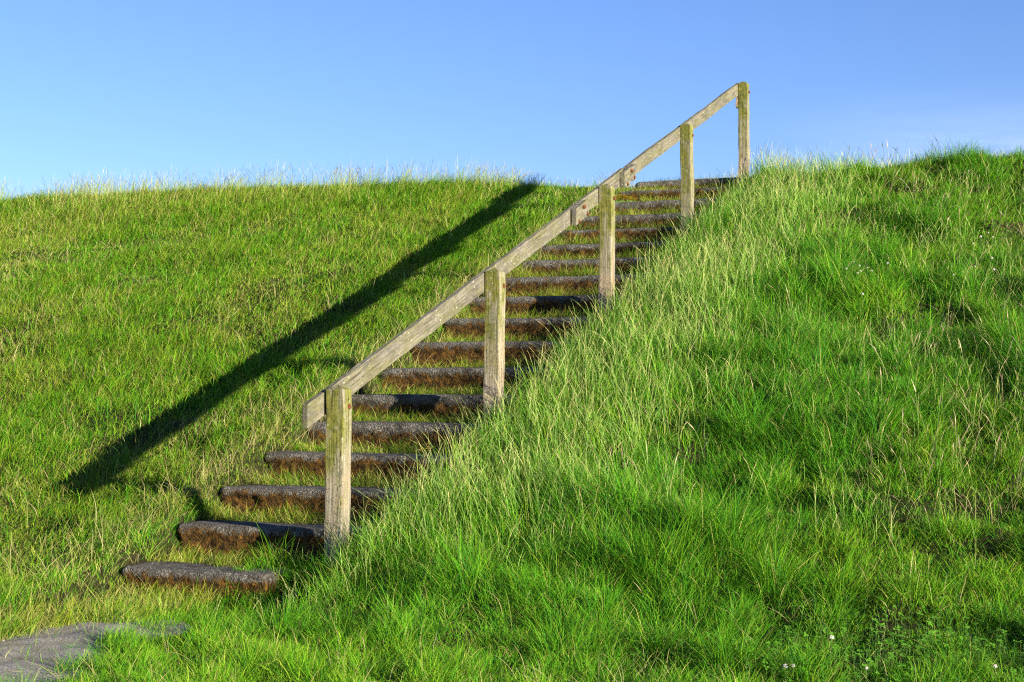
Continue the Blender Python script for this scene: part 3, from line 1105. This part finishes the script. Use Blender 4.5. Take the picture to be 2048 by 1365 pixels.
HEAD = flower_head_mesh()
STALK = None
FLOWERS = [
    ('white clover flower in the loose cluster on the middle of the right bank', 'white clover flowers on the middle of the right bank',
     [(1720, 545), (1736, 549), (1722, 556), (1716, 560), (1745, 555), (1708, 537), (1776, 540), (1693, 551), (1726, 603)]),
    ('white clover flower among the taller grass high on the right bank by the frame edge', 'white clover flowers high on the right bank',
     [(1978, 478), (1963, 486), (1987, 487), (1948, 500), (1951, 547), (1989, 553), (1908, 564), (1985, 530), (1940, 352), (1998, 351)]),
    ('white clover flower in the clover at the foot of the right bank', 'white clover flowers at the foot of the right bank',
     [(1568, 1357), (1584, 1356), (1730, 1361), (1661, 1298), (1986, 1357)]),
]
for lab, grp, pxs in FLOWERS:
    for px, py in pxs:
        gx, gy, gz = pix2ground(px, py + 22)
        r_ = bpy.data.objects.new('clover_flower', None)
        COL.objects.link(r_)
        r_.location = (gx, gy, gz + EYE)
        hh = 22 * gy / 3087 + 0.05
        h_ = bpy.data.objects.new('flower_head', HEAD)
        COL.objects.link(h_)
        h_.parent = r_
        h_.location = (0, 0, hh)
        sc = rng.uniform(0.55, 0.9)
        h_.scale = (sc, sc, sc)
        h_.rotation_euler = (rng.uniform(-0.4, 0.4), rng.uniform(-0.4, 0.4), rng.uniform(0, 6))
        if STALK is None:
            q = tube('stalk', [(0, 0, -0.02), (0, 0, 0.5), (0, 0, 1.0)], 0.0011, M_STALK, r_)
            STALK = q.data
        else:
            q = bpy.data.objects.new('stalk', STALK)
            COL.objects.link(q)
            q.parent = r_
        q.scale = (1, 1, hh)
        tag(r_, lab, 'flower', grp)


# ------------------------------------------------------------------ small plants on the steps
def stonecrop(s0, t0, z0, rad, n, label):
    bm = bmesh.new()
    g = np.random.default_rng(int(abs(s0) * 100) + 3)
    for _ in range(n):
        a, rr = g.uniform(0, 6.28), rad * math.sqrt(g.random())
        c = Vector((rr * math.cos(a), 0.55 * rr * math.sin(a), 0.022 + g.uniform(0, 0.065) * (1.2 - rr / rad)))
        for k in range(5):
            an = k * 1.257 + g.random()
            d = Vector((math.cos(an), math.sin(an), 0.45)) * 0.014
            e = Vector((-math.sin(an), math.cos(an), 0)) * 0.0055
            v = [bm.verts.new(c), bm.verts.new(c + d * 0.6 + e), bm.verts.new(c + d), bm.verts.new(c + d * 0.6 - e)]
            bm.faces.new(v)
    me = bpy.data.meshes.new('blooms')
    bm.to_mesh(me)
    bm.free()
    r_ = bpy.data.objects.new('stonecrop', None)
    COL.objects.link(r_)
    x, y = st2xy(s0, t0)
    r_.location = (x, y, z0 + EYE)
    link('bloom', me, M_YELLOW, r_)
    bm = bmesh.new()
    for _ in range(n):
        a, rr = g.uniform(0, 6.28), rad * 1.1 * math.sqrt(g.random())
        b0 = Vector((rr * math.cos(a), 0.55 * rr * math.sin(a), -0.01))
        tp = b0 + Vector((g.normal(0, 0.006), g.normal(0, 0.006), g.uniform(0.010, 0.024)))
        e = Vector((0.0022, 0, 0))
        bm.faces.new([bm.verts.new(b0 - e), bm.verts.new(b0 + e), bm.verts.new(tp + e * 0.4), bm.verts.new(tp - e * 0.4)])
    me = bpy.data.meshes.new('leaves')
    bm.to_mesh(me)
    bm.free()
    link('foliage', me, M_STALK, r_)
    tag(r_, label, 'plant')


stonecrop(STEP_S[15] + 0.10, -1.08, STEP_Z[15] + 0.015, 0.16, 150, 'patch of yellow stonecrop on the treads just behind the third post')
stonecrop(STEP_S[3] + 0.03, -0.09, STEP_Z[3] + 0.0, 0.05, 16, 'tiny yellow stonecrop on the right end of the fourth step')

# thin weed growing against the riser of the third step
r_ = bpy.data.objects.new('weed', None)
COL.objects.link(r_)
wx, wy = st2xy(STEP_S[2] - 0.05, -0.28)
r_.location = (wx, wy, STEP_Z[1] + EYE)
tag(r_, 'thin small-leaved weed sprouting against the brown riser of the third step', 'plant')
bm = bmesh.new()
bl = bmesh.new()
g = np.random.default_rng(12)
for k in range(9):
    p = Vector((g.normal(0, 0.015), g.normal(0, 0.008), -0.02))
    d = Vector((g.normal(-0.3, 0.45), g.normal(-0.1, 0.2), 1)).normalized()
    ln = g.uniform(0.07, 0.15)
    for j in range(7):
        q = p + d * ln / 7
        e = Vector((0.0011, 0, 0))
        bm.faces.new([bm.verts.new(p - e), bm.verts.new(p + e), bm.verts.new(q + e), bm.verts.new(q - e)])
        for sd in (-1, 1):
            l = Vector((sd * g.uniform(0.5, 1), g.normal(-0.2, 0.3), g.uniform(-0.2, 0.6))).normalized() * g.uniform(0.007, 0.013)
            f = Vector((-l.z, 0.3 * l.x, l.x)).normalized() * 0.003
            bl.faces.new([bl.verts.new(q), bl.verts.new(q + l * 0.5 + f), bl.verts.new(q + l), bl.verts.new(q + l * 0.5 - f)])
        p = q
        d = (d + Vector((g.normal(0, 0.12), g.normal(0, 0.12), 0.02))).normalized()
for nm, b_, c_ in (('stalk', bm, M_STALK), ('foliage', bl, plain_material('weed_leaf', (0.12, 0.15, 0.03), (0.22, 0.22, 0.06), 60, 0.7, 0.001))):
    me = bpy.data.meshes.new(nm)
    b_.to_mesh(me)
    b_.free()
    link(nm, me, c_, r_)

# ------------------------------------------------------------------ sky, sun, camera
SUN_EL = R(12.4)
SUN_AZ = R(133.2)          # clockwise from +Y: low, behind the camera's right shoulder
w = bpy.data.worlds.new('World')
scene.world = w
w.use_nodes = True
nt = w.node_tree
nt.nodes.clear()
sky = nt.nodes.new('ShaderNodeTexSky')
sky.sky_type = 'NISHITA'
sky.sun_disc = False
sky.sun_elevation = SUN_EL
sky.sun_rotation = SUN_AZ
sky.altitude = 0
sky.air_density = 1.0
sky.dust_density = 0.0
sky.ozone_density = 3.0
bg = nt.nodes.new('ShaderNodeBackground')
bg.inputs['Strength'].default_value = 0.051
# clear blue air, with a thin veil of cirrus low on the right
air = mixc(nt, 1.0, sky.outputs[0], (0.91, 0.99, 1.42), 'MULTIPLY')
tcw = N(nt, 'ShaderNodeTexCoord')
gen = tcw.outputs['Generated']
sepw = N(nt, 'ShaderNodeSeparateXYZ')
nt.links.new(gen, sepw.inputs[0])
wisp = noise(nt, mapped(nt, gen, (5, 5, 34), (2.3, 0.4, 1.1)), 1.0, 6, 0.62, 0.7)
wisp = ramp(nt, wisp, [(0.40, (0, 0, 0)), (0.72, (1, 1, 1))])


def span(sock, a, b):
    r_ = N(nt, 'ShaderNodeMapRange')
    r_.interpolation_type = 'SMOOTHSTEP'
    r_.inputs['From Min'].default_value = a
    r_.inputs['From Max'].default_value = b
    nt.links.new(sock, r_.inputs[0])
    return r_.outputs[0]


veil = math_node(nt, 'MULTIPLY', span(sepw.outputs[0], 0.13, 0.30), span(sepw.outputs[2], 0.185, 0.12))
veil = math_node(nt, 'MULTIPLY', veil, math_node(nt, 'ADD', math_node(nt, 'MULTIPLY', wisp, 0.36), 0.12))
cl = mixc(nt, veil, air, (8.3, 9.1, 10.8))
nt.links.new(cl, bg.inputs['Color'])
out = nt.nodes.new('ShaderNodeOutputWorld')
nt.links.new(bg.outputs[0], out.inputs['Surface'])

ld = bpy.data.lights.new('sun', 'SUN')
ld.energy = 5.0
ld.angle = R(0.5)
ld.color = (1.0, 0.92, 0.78)
lo = bpy.data.objects.new('sun', ld)
COL.objects.link(lo)
sd = Vector((math.sin(SUN_AZ) * math.cos(SUN_EL), math.cos(SUN_AZ) * math.cos(SUN_EL), math.sin(SUN_EL)))
lo.rotation_euler = sd.to_track_quat('Z', 'Y').to_euler()

cd = bpy.data.cameras.new('camera')
cd.sensor_width = 36
cd.lens = 3087 / 2048 * 36
cd.clip_end = 3000
co = bpy.data.objects.new('camera', cd)
COL.objects.link(co)
co.location = (0, 0, EYE)
co.rotation_euler = (R(90) + math.atan(67.5 / 3087), 0, 0)
scene.camera = co

scene.view_settings.view_transform = 'Standard'
scene.view_settings.look = 'None'
scene.view_settings.exposure = 1.62
scene.view_settings.gamma = 1.0
scene.cycles.filter_width = 1.2
scene.cycles.use_denoising = False
